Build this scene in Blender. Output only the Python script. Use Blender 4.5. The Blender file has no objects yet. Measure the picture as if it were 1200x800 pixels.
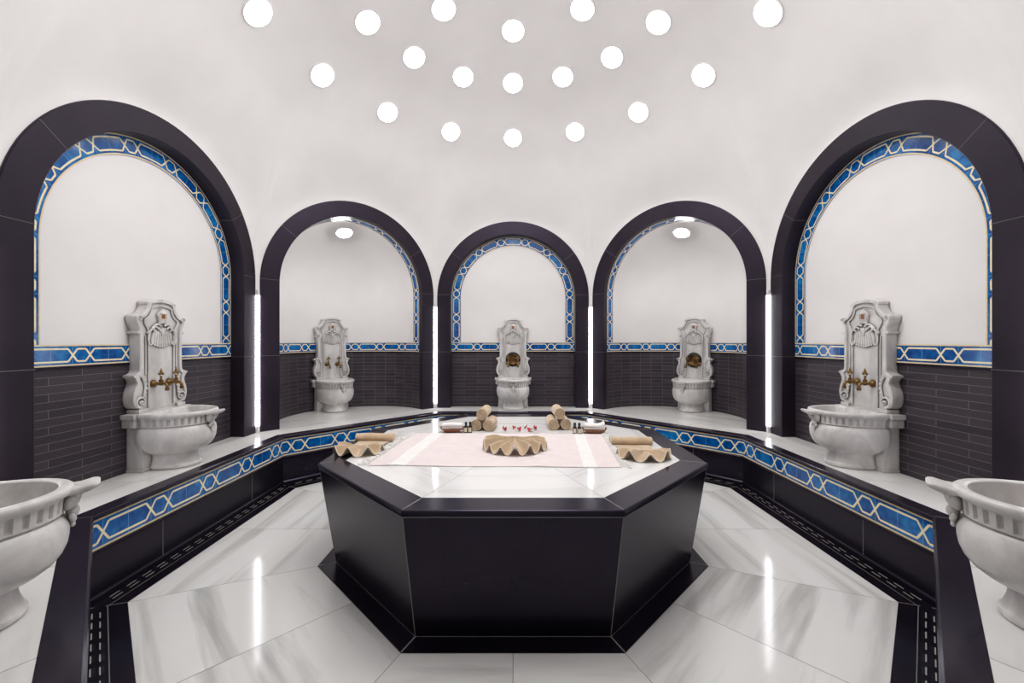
import bpy, bmesh, math, random
from math import sin, cos, pi, sqrt, radians, tan
from mathutils import Vector, Matrix

random.seed(7)
COL = bpy.context.scene.collection
T8 = math.tan(pi / 8)

# ------------------------------------------------------------------ measured layout (metres; room centre = origin)
CAM_Y, CAM_Z, F_PX = -2.81, 1.287, 482.7
R_WALL = 2.36            # apothem of the octagonal room
BENCH_Z = 0.443
B_IN = 2.012             # apothem of the bench's inner edge
B_OUT = 2.108            # outer edge of the black ledge
A_TAB, A_TIN, A_BOT = 1.114, 0.976, 1.024
TAB_Z = 0.587
R_OUT, R_IN, SPRING = 0.95, 0.786, 1.828
NICHE_D = R_WALL + 0.11
APSE_D = R_WALL + 0.06
BAND0, BAND1 = 1.146, 1.263
DOME_S2 = 8.06

# ------------------------------------------------------------------ materials
def new_mat(name):
    m = bpy.data.materials.new(name); m.use_nodes = True
    nt = m.node_tree; b = nt.nodes['Principled BSDF']
    return m, nt, b

def N(nt, typ, **kw):
    n = nt.nodes.new(typ)
    for k, v in kw.items():
        if k.startswith('i_'):
            n.inputs[k[2:].replace('_', ' ')].default_value = v
        else:
            setattr(n, k, v)
    return n

def ramp(nt, stops):
    r = nt.nodes.new('ShaderNodeValToRGB'); e = r.color_ramp.elements
    while len(e) < len(stops): e.new(0.5)
    for el, (p, c) in zip(e, stops):
        el.position = p; el.color = (c[0], c[1], c[2], 1)
    return r

def L(nt, a, ao, b, bi): nt.links.new(a.outputs[ao], b.inputs[bi])

def mapped(nt, coord='Object', scale=(1, 1, 1), rand=False):
    tc = N(nt, 'ShaderNodeTexCoord'); mp = N(nt, 'ShaderNodeMapping')
    mp.inputs['Scale'].default_value = scale
    L(nt, tc, coord, mp, 'Vector')
    if rand:
        oi = N(nt, 'ShaderNodeObjectInfo'); ml = N(nt, 'ShaderNodeMath', operation='MULTIPLY')
        ml.inputs[1].default_value = 37.0
        L(nt, oi, 'Random', ml, 0); L(nt, ml, 0, mp, 'Location')
    return mp

def bump(nt, b, src, out, strength, dist=0.01):
    bp = N(nt, 'ShaderNodeBump'); bp.inputs['Strength'].default_value = strength; bp.inputs['Distance'].default_value = dist
    L(nt, src, out, bp, 'Height'); L(nt, bp, 'Normal', b, 'Normal')

def mat_plaster():
    m, nt, b = new_mat('white_plaster')
    mp = mapped(nt); n = N(nt, 'ShaderNodeTexNoise'); n.inputs['Scale'].default_value = 2.2; n.inputs['Detail'].default_value = 5
    L(nt, mp, 'Vector', n, 'Vector')
    r = ramp(nt, [(0.3, (.80, .775, .77)), (0.7, (.86, .835, .83))]); L(nt, n, 'Fac', r, 'Fac'); L(nt, r, 'Color', b, 'Base Color')
    b.inputs['Roughness'].default_value = .75
    n2 = N(nt, 'ShaderNodeTexNoise'); n2.inputs['Scale'].default_value = 60; L(nt, mp, 'Vector', n2, 'Vector')
    bump(nt, b, n2, 'Fac', .05, .004)
    return m

def mat_black(name, c0, c1, rough, scale=6.0, speck=0.0, spec=.28):
    m, nt, b = new_mat(name)
    mp = mapped(nt, rand=True); n = N(nt, 'ShaderNodeTexNoise'); n.inputs['Scale'].default_value = scale; n.inputs['Detail'].default_value = 8
    n.inputs['Roughness'].default_value = .5
    L(nt, mp, 'Vector', n, 'Vector')
    r = ramp(nt, [(0.3, c0), (0.72, c1)]); L(nt, n, 'Fac', r, 'Fac')
    col = (r, 'Color')
    if speck:
        n3 = N(nt, 'ShaderNodeTexNoise'); n3.inputs['Scale'].default_value = 330; L(nt, mp, 'Vector', n3, 'Vector')
        r3 = ramp(nt, [(0.62, (0, 0, 0)), (0.72, (speck, speck, speck))]); L(nt, n3, 'Fac', r3, 'Fac')
        mx = N(nt, 'ShaderNodeMixRGB', blend_type='ADD'); mx.inputs['Fac'].default_value = 1
        L(nt, r, 'Color', mx, 'Color1'); L(nt, r3, 'Color', mx, 'Color2'); col = (mx, 'Color')
    L(nt, col[0], col[1], b, 'Base Color')
    r2 = ramp(nt, [(0.3, (rough * .92,) * 3), (0.75, (rough * 1.12,) * 3)]); L(nt, n, 'Fac', r2, 'Fac'); b.inputs['Roughness'].default_value = rough
    b.inputs['Specular IOR Level'].default_value = spec; b.inputs['Specular Tint'].default_value = (.82, .70, 1.0, 1)
    return m

def mat_marble_uv(name, lo, hi, rough, su=1.1, sv=7.0):
    m, nt, b = new_mat(name)
    mp = mapped(nt, 'UV', (su, sv, 1))
    n0 = N(nt, 'ShaderNodeTexNoise'); n0.inputs['Scale'].default_value = .8; n0.inputs['Detail'].default_value = 3
    L(nt, mp, 'Vector', n0, 'Vector')
    n = N(nt, 'ShaderNodeTexNoise'); n.inputs['Scale'].default_value = 1.0; n.inputs['Detail'].default_value = 7; n.inputs['Distortion'].default_value = .35
    n.inputs['Roughness'].default_value = .55
    L(nt, mp, 'Vector', n, 'Vector')
    r = ramp(nt, [(0.30, lo), (0.41, tuple(.45 * a + .55 * c for a, c in zip(lo, hi))), (0.50, hi), (0.8, tuple(min(1, c * 1.05) for c in hi))])
    L(nt, n, 'Fac', r, 'Fac')
    mx = N(nt, 'ShaderNodeMixRGB', blend_type='MIX'); L(nt, n0, 'Fac', mx, 'Fac')
    L(nt, r, 'Color', mx, 'Color1'); mx.inputs['Color2'].default_value = (hi[0], hi[1], hi[2], 1)
    L(nt, mx, 'Color', b, 'Base Color')
    b.inputs['Roughness'].default_value = rough
    return m

def mat_marble_obj(name, lo, hi, rough):
    m, nt, b = new_mat(name)
    mp = mapped(nt, 'Object', (1, 1, .55), rand=True)
    n = N(nt, 'ShaderNodeTexNoise'); n.inputs['Scale'].default_value = 6.5; n.inputs['Detail'].default_value = 9; n.inputs['Distortion'].default_value = 1.4
    n.inputs['Roughness'].default_value = .62
    L(nt, mp, 'Vector', n, 'Vector')
    r = ramp(nt, [(0.28, lo), (0.5, tuple(.45 * a + .55 * c for a, c in zip(lo, hi))), (0.68, hi)]); L(nt, n, 'Fac', r, 'Fac')
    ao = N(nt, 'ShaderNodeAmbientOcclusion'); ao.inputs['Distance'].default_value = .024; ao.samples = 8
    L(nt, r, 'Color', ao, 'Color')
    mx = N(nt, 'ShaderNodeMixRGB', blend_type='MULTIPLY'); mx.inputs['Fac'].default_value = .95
    rr = ramp(nt, [(0.25, (.42, .40, .38)), (0.95, (1, 1, 1))]); L(nt, ao, 'AO', rr, 'Fac')  # shade of the carved creases multiplied into the marble colour
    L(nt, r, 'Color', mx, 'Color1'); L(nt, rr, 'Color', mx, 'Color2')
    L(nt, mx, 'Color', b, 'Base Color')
    b.inputs['Roughness'].default_value = rough
    return m

def mat_blue():
    m, nt, b = new_mat('blue_glazed_tile')
    mp = mapped(nt); n = N(nt, 'ShaderNodeTexNoise'); n.inputs['Scale'].default_value = 26; n.inputs['Detail'].default_value = 6
    L(nt, mp, 'Vector', n, 'Vector')
    n2 = N(nt, 'ShaderNodeTexNoise'); n2.inputs['Scale'].default_value = 5; L(nt, mp, 'Vector', n2, 'Vector')
    ad = N(nt, 'ShaderNodeMath', operation='ADD'); L(nt, n, 'Fac', ad, 0); L(nt, n2, 'Fac', ad, 1)
    hf = N(nt, 'ShaderNodeMath', operation='MULTIPLY'); hf.inputs[1].default_value = .5; L(nt, ad, 0, hf, 0)
    r = ramp(nt, [(0.33, (.001, .035, .19)), (0.5, (.002, .10, .36)), (0.66, (.014, .23, .56))]); L(nt, hf, 0, r, 'Fac'); L(nt, r, 'Color', b, 'Base Color')
    b.inputs['Roughness'].default_value = .12
    bump(nt, b, n2, 'Fac', .08, .01)
    return m

def mat_plain(name, c, rough=.5, metal=0.0, spec=None):
    m, nt, b = new_mat(name)
    mp = mapped(nt); n = N(nt, 'ShaderNodeTexNoise'); n.inputs['Scale'].default_value = 30; L(nt, mp, 'Vector', n, 'Vector')
    r = ramp(nt, [(0.3, tuple(x * .9 for x in c)), (0.7, tuple(min(1, x * 1.08) for x in c))]); L(nt, n, 'Fac', r, 'Fac'); L(nt, r, 'Color', b, 'Base Color')
    b.inputs['Roughness'].default_value = rough; b.inputs['Metallic'].default_value = metal
    return m

def mat_brick(name, bw, off):
    m, nt, b = new_mat(name)
    tc = N(nt, 'ShaderNodeTexCoord')
    br = N(nt, 'ShaderNodeTexBrick', offset=off, offset_frequency=2)
    br.inputs['Scale'].default_value = 1; br.inputs['Brick Width'].default_value = bw; br.inputs['Row Height'].default_value = .0440
    br.inputs['Mortar Size'].default_value = .0013; br.inputs['Mortar Smooth'].default_value = .3; br.inputs['Bias'].default_value = -.2
    br.inputs['Color1'].default_value = (.021, .0145, .021, 1); br.inputs['Color2'].default_value = (.046, .034, .044, 1); br.inputs['Mortar'].default_value = (.19, .165, .18, 1)
    L(nt, tc, 'UV', br, 'Vector')
    n = N(nt, 'ShaderNodeTexNoise'); n.inputs['Scale'].default_value = 260; L(nt, tc, 'UV', n, 'Vector')
    r = ramp(nt, [(0.55, (.0, .0, .0)), (0.75, (.06, .055, .06))]); L(nt, n, 'Fac', r, 'Fac')
    mx = N(nt, 'ShaderNodeMixRGB', blend_type='ADD'); mx.inputs['Fac'].default_value = 1
    L(nt, br, 'Color', mx, 'Color1'); L(nt, r, 'Color', mx, 'Color2'); L(nt, mx, 'Color', b, 'Base Color')
    b.inputs['Roughness'].default_value = .42
    bump(nt, b, br, 'Fac', -.3, .004)
    return m

def mat_terry(name, c0, c1):
    m, nt, b = new_mat(name)
    mp = mapped(nt); n = N(nt, 'ShaderNodeTexNoise'); n.inputs['Scale'].default_value = 380; n.inputs['Detail'].default_value = 4
    L(nt, mp, 'Vector', n, 'Vector')
    n2 = N(nt, 'ShaderNodeTexNoise'); n2.inputs['Scale'].default_value = 20; L(nt, mp, 'Vector', n2, 'Vector')
    ad = N(nt, 'ShaderNodeMath', operation='ADD'); L(nt, n, 'Fac', ad, 0); L(nt, n2, 'Fac', ad, 1)
    hf = N(nt, 'ShaderNodeMath', operation='MULTIPLY'); hf.inputs[1].default_value = .5; L(nt, ad, 0, hf, 0)
    r = ramp(nt, [(0.35, c0), (0.65, c1)]); L(nt, hf, 0, r, 'Fac'); L(nt, r, 'Color', b, 'Base Color')
    b.inputs['Roughness'].default_value = .95
    b.inputs['Sheen Weight'].default_value = .35
    bump(nt, b, n, 'Fac', .6, .003)
    return m

def mat_emit(name, c, s):
    m, nt, b = new_mat(name)
    b.inputs['Base Color'].default_value = (1, 1, 1, 1)
    b.inputs['Emission Color'].default_value = (c[0], c[1], c[2], 1); b.inputs['Emission Strength'].default_value = s
    return m

M = dict(
    plaster=mat_plaster(),
    arch=mat_black('dark_arch_stone', (.012, .0085, .0125), (.023, .0175, .0235), .36, 3.0, .006),
    black=mat_black('black_granite', (.0045, .003, .0065), (.010, .0072, .0125), .27, 3.0, .004),
    blackpol=mat_black('polished_black_granite', (.010, .0075, .014), (.018, .014, .024), .20, 3.0),
    floor=mat_marble_uv('floor_marble', (.20, .19, .18), (.78, .77, .75), .115, .62, 7.5),
    top=mat_marble_uv('table_marble', (.42, .41, .40), (.76, .75, .74), .08, 1.2, 9),
    seat=mat_marble_uv('bench_marble', (.46, .45, .43), (.78, .77, .75), .10, 1.2, 6),
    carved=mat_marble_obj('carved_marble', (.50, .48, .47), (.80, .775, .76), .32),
    blue=mat_blue(),
    cream=mat_plain('cream_tile_line', (.90, .82, .54), .25),
    gold=mat_plain('gold_edge_line', (.82, .68, .40), .3),
    bjoint=mat_plain('tile_joint', (.12, .36, .60), .3),
    grout=mat_plain('pale_grout', (.36, .34, .33), .8),
    dgrout=mat_plain('grey_grout', (.20, .19, .18), .8),
    brickflat=mat_brick('dark_strip_tile', .34, .5),
    brickapse=mat_brick('dark_small_tile', .137, .0),
    brass=mat_plain('aged_brass', (.24, .145, .055), .32, 1.0),
    darkbrass=mat_plain('dark_brass', (.17, .095, .04), .34, 1.0),
    plaque=mat_plain('brown_plaque', (.35, .13, .03), .4),
    beige=mat_terry('beige_terry', (.46, .33, .205), (.63, .48, .325)),
    hem=mat_terry('pale_hem', (.62, .52, .40), (.74, .65, .53)),
    pink=mat_terry('pink_cotton', (.73, .63, .625), (.80, .715, .705)),
    white=mat_terry('white_cotton', (.80, .77, .74), (.88, .86, .84)),
    wood=mat_plain('brown_wood', (.20, .065, .025), .4),
    gap_shade=mat_plain('shaded_terry', (.13, .085, .05), .95),
    bottle=mat_plain('black_bottle', (.010, .009, .010), .25),
    label=mat_plain('cream_label', (.72, .63, .46), .6),
    red=mat_plain('red_petal', (.42, .008, .02), .5),
    pale=mat_plain('pale_petal', (.75, .45, .45), .5),
    whitemetal=mat_plain('white_metal', (.8, .8, .8), .4),
    lamp=mat_emit('lamp_glow', (1.0, .985, .97), 9.0),
    spot=mat_emit('niche_lamp_glow', (1.0, .99, .97), 55.0),
    led=mat_emit('led_glow', (.97, .96, 1.0), 15.0),
)

# ------------------------------------------------------------------ mesh builder
class MB:
    def __init__(s): s.v = []; s.f = []; s.m = []; s.uv = []; s.mats = []
    def mi(s, m):
        if m not in s.mats: s.mats.append(m)
        return s.mats.index(m)
    def poly(s, pts, m, uv=None):
        i = len(s.v); s.v += [tuple(p) for p in pts]; s.f.append(tuple(range(i, i + len(pts)))); s.m.append(s.mi(m))
        s.uv.append(uv or [(0, 0)] * len(pts))
    def grid(s, fn, nu, nv, m, uvfn=None, flip=False):
        mi = s.mi(m); base = len(s.v)
        for j in range(nv + 1):
            for i in range(nu + 1): s.v.append(tuple(fn(i / nu, j / nv)))
        for j in range(nv):
            for i in range(nu):
                a = base + j * (nu + 1) + i; q = (a, a + 1, a + nu + 2, a + nu + 1)
                st = ((i / nu, j / nv), ((i + 1) / nu, j / nv), ((i + 1) / nu, (j + 1) / nv), (i / nu, (j + 1) / nv))
                if flip: q = q[::-1]; st = st[::-1]
                s.f.append(q); s.m.append(mi); s.uv.append([uvfn(*x) for x in st] if uvfn else [(0, 0)] * 4)
    def box(s, c, d, m, mat=None):
        x, y, z = d[0] / 2, d[1] / 2, d[2] / 2
        P = [Vector((sx * x, sy * y, sz * z)) for sz in (-1, 1) for sy in (-1, 1) for sx in (-1, 1)]
        if mat: P = [mat @ p for p in P]
        P = [p + Vector(c) for p in P]; i = len(s.v); s.v += [tuple(p) for p in P]
        for q in ((0, 2, 3, 1), (4, 5, 7, 6), (0, 1, 5, 4), (2, 6, 7, 3), (0, 4, 6, 2), (1, 3, 7, 5)):
            s.f.append(tuple(i + k for k in q)); s.m.append(s.mi(m)); s.uv.append([(0, 0)] * 4)
    def rings(s, rings, m, cap0=True, cap1=True, closed=True):
        mi = s.mi(m); n = len(rings[0]); base = len(s.v)
        for r in rings: s.v += [tuple(p) for p in r]
        for j in range(len(rings) - 1):
            for i in range(n if closed else n - 1):
                k = (i + 1) % n
                s.f.append((base + j * n + i, base + j * n + k, base + (j + 1) * n + k, base + (j + 1) * n + i)); s.m.append(mi); s.uv.append([(0, 0)] * 4)
        if cap0: s.f.append(tuple(base + i for i in range(n))[::-1]); s.m.append(mi); s.uv.append([(0, 0)] * n)
        if cap1: s.f.append(tuple(base + (len(rings) - 1) * n + i for i in range(n))); s.m.append(mi); s.uv.append([(0, 0)] * n)
    def tube(s, pts, r, m, n=8):
        pts = [Vector(p) for p in pts]; rs = r if isinstance(r, (list, tuple)) else [r] * len(pts); R = []
        up = None
        for i, p in enumerate(pts):
            t = (pts[min(i + 1, len(pts) - 1)] - pts[max(i - 1, 0)]).normalized()
            if up is None:
                up = Vector((0, 1, 0)) if abs(t.y) < .8 else Vector((1, 0, 0))
            a = t.cross(up)
            if a.length < 1e-4: a = t.cross(Vector((.3, .2, .9)))
            a.normalize(); b = a.cross(t).normalized(); up = b
            R.append([p + rs[i] * (cos(2 * pi * k / n) * a + sin(2 * pi * k / n) * b) for k in range(n)])
        s.rings(R, m)
    def ball(s, c, r, m, nu=10, nv=7, mat=None):
        R = []
        for j in range(nv + 1):
            ph = -pi / 2 + pi * (j + .02) / (nv + .04)
            ring = []
            for i in range(nu):
                p = Vector((r[0] * cos(ph) * cos(2 * pi * i / nu), r[1] * cos(ph) * sin(2 * pi * i / nu), r[2] * sin(ph)))
                if mat: p = mat @ p
                ring.append(p + Vector(c))
            R.append(ring)
        s.rings(R, m)
    def lathe(s, prof, m, n=24, c=(0, 0, 0)):
        s.rings([[(c[0] + r * cos(2 * pi * k / n), c[1] + r * sin(2 * pi * k / n), c[2] + z) for k in range(n)] for r, z in prof], m)
    def build(s, name, parent=None, smooth=35, weld=True, loc=(0, 0, 0), rz=0.0):
        me = bpy.data.meshes.new(name); me.from_pydata(s.v, [], s.f)
        for m in s.mats: me.materials.append(m)
        ul = me.uv_layers.new(name='UVMap'); k = 0
        for p, mi, uv in zip(me.polygons, s.m, s.uv):
            p.material_index = mi; p.use_smooth = smooth is not None
            for li, c in zip(p.loop_indices, uv): ul.data[li].uv = c
        if weld:
            bm = bmesh.new(); bm.from_mesh(me); bmesh.ops.remove_doubles(bm, verts=bm.verts, dist=2e-5); bm.to_mesh(me); bm.free()
        if smooth is not None: me.set_sharp_from_angle(angle=radians(smooth))
        o = bpy.data.objects.new(name, me); COL.objects.link(o); o.parent = parent; o.location = loc; o.rotation_euler = (0, 0, rz)
        return o

def tag(o, label, cat, group=None, kind=None):
    o['label'] = label; o['category'] = cat
    if group: o['group'] = group
    if kind: o['kind'] = kind
    return o

def thing(name, label, cat, loc=(0, 0, 0), rz=0.0, group=None):
    o = bpy.data.objects.new(name, None); COL.objects.link(o); o.location = loc; o.rotation_euler = (0, 0, rz); o.empty_display_size = .1
    return tag(o, label, cat, group)

def kids(o): return [c for c in bpy.data.objects if c.parent == o]
def copy_tree(o, parent=None):
    c = o.copy(); COL.objects.link(c); c.parent = parent
    for ch in kids(o): copy_tree(ch, c)
    return c

def side(al):  # outward normal / tangent of the octagon side at angle al (0 = back, clockwise to the right)
    return Vector((sin(al), cos(al), 0)), Vector((cos(al), -sin(al), 0))
def W(al, u, d, z):
    n, t = side(al); p = t * u + n * d; return (p.x, p.y, z)

SIDES = [('back', 0, 'flat'), ('back_right', 45, 'apse'), ('right', 90, 'flat'), ('front_right', 135, 'flat'),
         ('front', 180, 'door'), ('front_left', 225, 'flat'), ('left', 270, 'flat'), ('back_left', 315, 'apse')]

# ------------------------------------------------------------------ tile frieze pattern on any (s, t) -> point map
def frieze(mb, fmap, length, width, period, phase=0.0, border=.0095, line=.0100, off=.0012, seg=.03):
    """fmap(s, t, o): s along in metres, t across in metres, o = height over the tile."""
    def strip(p, q, w, m, o):
        (s0, t0), (s1, t1) = p, q
        ln = math.hypot(s1 - s0, t1 - t0)
        if ln < 1e-6: return
        dx, dy = (s1 - s0) / ln, (t1 - t0) / ln; nx, ny = -dy * w / 2, dx * w / 2
        n = max(1, int(math.ceil(abs(s1 - s0) / seg)))
        for i in range(n):
            a, b = i / n, (i + 1) / n
            P = [(s0 + (s1 - s0) * a, t0 + (t1 - t0) * a), (s0 + (s1 - s0) * b, t0 + (t1 - t0) * b)]
            cl = lambda S, T: fmap(min(length, max(0, S)), min(width, max(0, T)), o)
            mb.poly([cl(P[0][0] - nx, P[0][1] - ny), cl(P[1][0] - nx, P[1][1] - ny), cl(P[1][0] + nx, P[1][1] + ny), cl(P[0][0] + nx, P[0][1] + ny)], m)
    n = max(1, int(length / seg))
    mb.grid(lambda a, b: fmap(a * length, b * width, 0), n, 6, M['blue'])
    strip((0, border / 2), (length, border / 2), border, M['gold'], off)
    strip((0, width - border / 2), (length, width - border / 2), border, M['gold'], off)
    sl = .155 * period; lf = .545 * period; sf = period - lf - 2 * sl
    hi, lo, mid = width * .80, width * .20, width * .5
    k0 = -2; k1 = int(length / period) + 3
    for k in range(k0, k1):
        s = phase + k * period              # s = start of the long flat
        pts = [(s, hi), (s + lf, hi), (s + lf + sl, lo), (s + lf + sl + sf, lo), (s + period, hi)]
        for fl in (0, 1):
            for (a, b) in zip(pts[:-1], pts[1:]):
                (s0, t0), (s1, t1) = a, b
                if fl: t0, t1 = width - t0, width - t1
                if s1 <= 0 or s0 >= length: continue
                if s0 < 0: t0 = t0 + (t1 - t0) * (0 - s0) / (s1 - s0); s0 = 0
                if s1 > length: t1 = t0 + (t1 - t0) * (length - s0) / (s1 - s0); s1 = length
                strip((s0, t0), (s1, t1), line, M['cream'], off * (1 + .25 * fl))
        for js in (s + lf / 2, s + lf + sl / 2, s + period - sl / 2):
            if 0 < js < length: strip((js - .001, mid), (js + .001, mid), width - 2 * border, M['bjoint'], off * .5)

# ------------------------------------------------------------------ walls and niches (local frame: x along wall, y outward, z up)
def dome_z(r2): return CAM_Z + sqrt(max(.01, DOME_S2 - r2))

HALF = R_WALL * T8
XS = [-HALF, -HALF + .013, -R_OUT] + [-R_OUT * cos(pi * i / 48) for i in range(1, 48)] + [R_OUT, HALF - .013, HALF]
def arch_top(x): return SPRING + sqrt(max(0, R_OUT ** 2 - x * x))
def crease(x): return dome_z(R_WALL ** 2 + x * x)
def wall_top(x): return crease(x) - min(.5, max(.06, crease(x) - arch_top(x) - .012))
def wall_plaster(door):
    mb = MB(); base = 0.0 if door else BENCH_Z
    for a, b in zip(XS[:-1], XS[1:]):
        out = b <= -R_OUT + 1e-6 or a >= R_OUT - 1e-6
        za, zb_ = (base, base) if out else (arch_top(a), arch_top(b))
        ta, tb = wall_top(a), wall_top(b)
        for j in range(4):
            f0, f1 = j / 4, (j + 1) / 4
            mb.poly([(a, R_WALL, za + (ta - za) * f0), (b, R_WALL, zb_ + (tb - zb_) * f0), (b, R_WALL, zb_ + (tb - zb_) * f1), (a, R_WALL, za + (ta - za) * f1)], M['plaster'])
    return mb

def arch_path(r, base, n=56):
    return [(-r, base), (-r, BAND0 - .002), (-r, SPRING)] + [(-r * cos(pi * i / n), SPRING + r * sin(pi * i / n)) for i in range(1, n)] + [(r, SPRING), (r, BAND0 - .002), (r, base)]

def arch_surround(depth_to, base=BENCH_Z):
    mb = MB(); m = M['arch']; f = R_WALL - .012; bv = .005
    O, I = arch_path(R_OUT, base), arch_path(R_IN, base); O2, I2 = arch_path(R_OUT - bv, base), arch_path(R_IN + bv, base)
    lines = [[(x, R_WALL + .02, z) for x, z in O], [(x, f + bv, z) for x, z in O], [(x, f, z) for x, z in O2], [(x, f, z) for x, z in I2], [(x, f + bv, z) for x, z in I], [(x, depth_to, z) for x, z in I]]
    mb.rings(lines, m, False, False, closed=False)
    g = M['dgrout']
    def joint(p_in, p_out, dirv):
        w = .0011; dx, dz = dirv[0] * w, dirv[1] * w
        (xi, zi), (xo, zo) = p_in, p_out; e = .0006
        mb.poly([(xi - dx, f - e, zi - dz), (xi + dx, f - e, zi + dz), (xo + dx, f - e, zo + dz), (xo - dx, f - e, zo - dz)], g)
        k = (R_IN - e) / R_IN if abs(dirv[0]) > 1e-6 else 1
        sx = e if xi < 0 else -e
        mb.poly([(xi + sx - dx, f, zi - dz), (xi + sx + dx, f, zi + dz), (xi + sx + dx, depth_to, zi + dz), (xi + sx - dx, depth_to, zi - dz)], g)
    for sgn in (-1, 1):
        for z in (BAND0 - .002, SPRING + .03): joint((sgn * R_IN, z), (sgn * R_OUT, z), (0, 1))
        a = radians(54) * sgn
        joint((R_IN * sin(a), SPRING + R_IN * cos(a)), (R_OUT * sin(a), SPRING + R_OUT * cos(a)), (cos(a), -sin(a)))
    return mb

BW = .122
def niche_flat():
    y = NICHE_D; out = {}
    mb = MB()                                            # white field
    r = R_IN - BW + .004; n = 48
    pts = [(-r, BAND1 - .004)] + [(-r * cos(pi * i / n), SPRING + r * sin(pi * i / n)) for i in range(n + 1)] + [(r, BAND1 - .004)]
    mb.poly([(x, y, z) for x, z in pts], M['plaster']); out['niche_panel'] = mb
    mb = MB()                                            # dado of strip tiles
    mb.grid(lambda a, b: (-R_IN - .01 + a * 2 * (R_IN + .01), y - .004, BENCH_Z - .01 + b * (BAND0 - BENCH_Z - .004)), 8, 4, M['brickflat'],
            lambda a, b: (a * 2 * R_IN, b * (BAND0 - BENCH_Z)))
    mb.box((0, y - .003, BAND0 - .008), (2 * R_IN, .016, .014), M['black']); out['strip_tile_dado'] = mb
    mb = MB()
    frieze(mb, lambda s, t, o: (-R_IN + s, y - .006 - o, BAND0 + t), 2 * R_IN, BAND1 - BAND0, 2 * R_IN / 5, phase=.085, border=.008)
    hv = SPRING - BAND1; rm = R_IN - BW / 2; arc = pi * rm; tot = 2 * hv + arc
    def am(s, t, o):
        rr = R_IN - t
        if s < hv: return (-rr, y - .006 - o, BAND1 + s)
        if s > hv + arc: return (rr, y - .006 - o, BAND1 + tot - s)
        a = (s - hv) / rm
        return (-rr * cos(a), y - .006 - o, SPRING + rr * sin(a))
    frieze(mb, am, tot, BW, tot / 11, phase=tot / 11 * .2275, border=.008); out['blue_tile_frieze'] = mb
    return out

def niche_apse():
    r0 = R_IN; out = {}
    def cyl(a, z, r): return (-r * cos(a), APSE_D + r * sin(a), z)
    mb = MB(); r = r0 + .004; z0 = BAND1 - .004
    mb.grid(lambda a, b: cyl(a * pi, z0 + b * (SPRING - z0), r), 48, 4, M['plaster'])
    mb.grid(lambda a, b: (-r * cos(a * pi) * cos(b * pi / 2), APSE_D + r * sin(b * pi / 2) * 1.0 if False else APSE_D + r * sin(a * pi) * cos(b * pi / 2), SPRING + r * sin(b * pi / 2)), 48, 24, M['plaster'])
    out['niche_panel'] = mb
    mb = MB(); r1 = r0
    zb = BENCH_Z - .01; zt = BAND0 - .004
    mb.grid(lambda a, b: cyl(a * pi, zb + b * (zt - zb), r1), 48, 3, M['brickapse'], lambda a, b: (a * pi * r1, b * (zt - zb)))
    mb.grid(lambda a, b: cyl(a * pi, BAND0 - .014 + b * .013, r1 - .006), 48, 1, M['black']); out['strip_tile_dado'] = mb
    mb = MB(); r2 = r0 - .002; ln = pi * r2
    frieze(mb, lambda s, t, o: cyl(s / r2, BAND0 + t, r2 - o), ln, BAND1 - BAND0, ln / 8, phase=ln / 8 * .2275, border=.008)
    hv = SPRING - BAND1; arc = pi * r2; tot = 2 * hv + arc
    def am(s, t, o):
        ps = t / r2; rr = r2 - o; c, d = rr * cos(ps), rr * sin(ps)
        if s < hv: return (-c, APSE_D + d, BAND1 + s)
        if s > hv + arc: return (c, APSE_D + d, BAND1 + tot - s)
        a = (s - hv) / r2
        return (-c * cos(a), APSE_D + d, SPRING + c * sin(a))
    frieze(mb, am, tot, BW, tot / 12, phase=tot / 12 * .2275, border=.008); out['blue_tile_frieze'] = mb
    return out

flatset, apseset = niche_flat(), niche_apse()
surr = {'flat': arch_surround(NICHE_D), 'apse': arch_surround(APSE_D + .004), 'door': arch_surround(R_WALL + .2, 0.0)}
cache = {}
def use(key, mb, name, parent, smooth=35):
    if key not in cache:
        o = mb.build(name, parent, smooth); cache[key] = o; return o
    o = cache[key].copy(); o.name = name; COL.objects.link(o); o.parent = parent; return o

WLAB = {'back': 'white plaster wall around the small central arched niche', 'back_left': 'white plaster wall around the arched niche left of the centre one',
        'back_right': 'white plaster wall around the arched niche right of the centre one', 'left': 'white plaster wall around the big arched niche at far left',
        'right': 'white plaster wall around the big arched niche at far right', 'front_left': 'plaster wall behind the cropped basin at left edge',
        'front_right': 'plaster wall behind the cropped basin at right edge', 'front': 'plaster wall with the doorway the room is seen from'}
for nm, dg, typ in SIDES:
    al = radians(dg)
    w = wall_plaster(typ == 'door').build('wall_' + nm, None, 20) if ('wall', typ == 'door') not in cache else cache[('wall', typ == 'door')].copy()
    if ('wall', typ == 'door') not in cache: cache[('wall', typ == 'door')] = w
    else: COL.objects.link(w); w.name = 'wall_' + nm
    w.rotation_euler = (0, 0, -al); tag(w, WLAB[nm], 'wall', kind='structure')
    use(('s', typ), surr[typ], 'arch_surround', w, 30)
    if typ != 'door':
        for k, mb in (flatset if typ == 'flat' else apseset).items(): use((typ, k), mb, k, w, 30)

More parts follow.
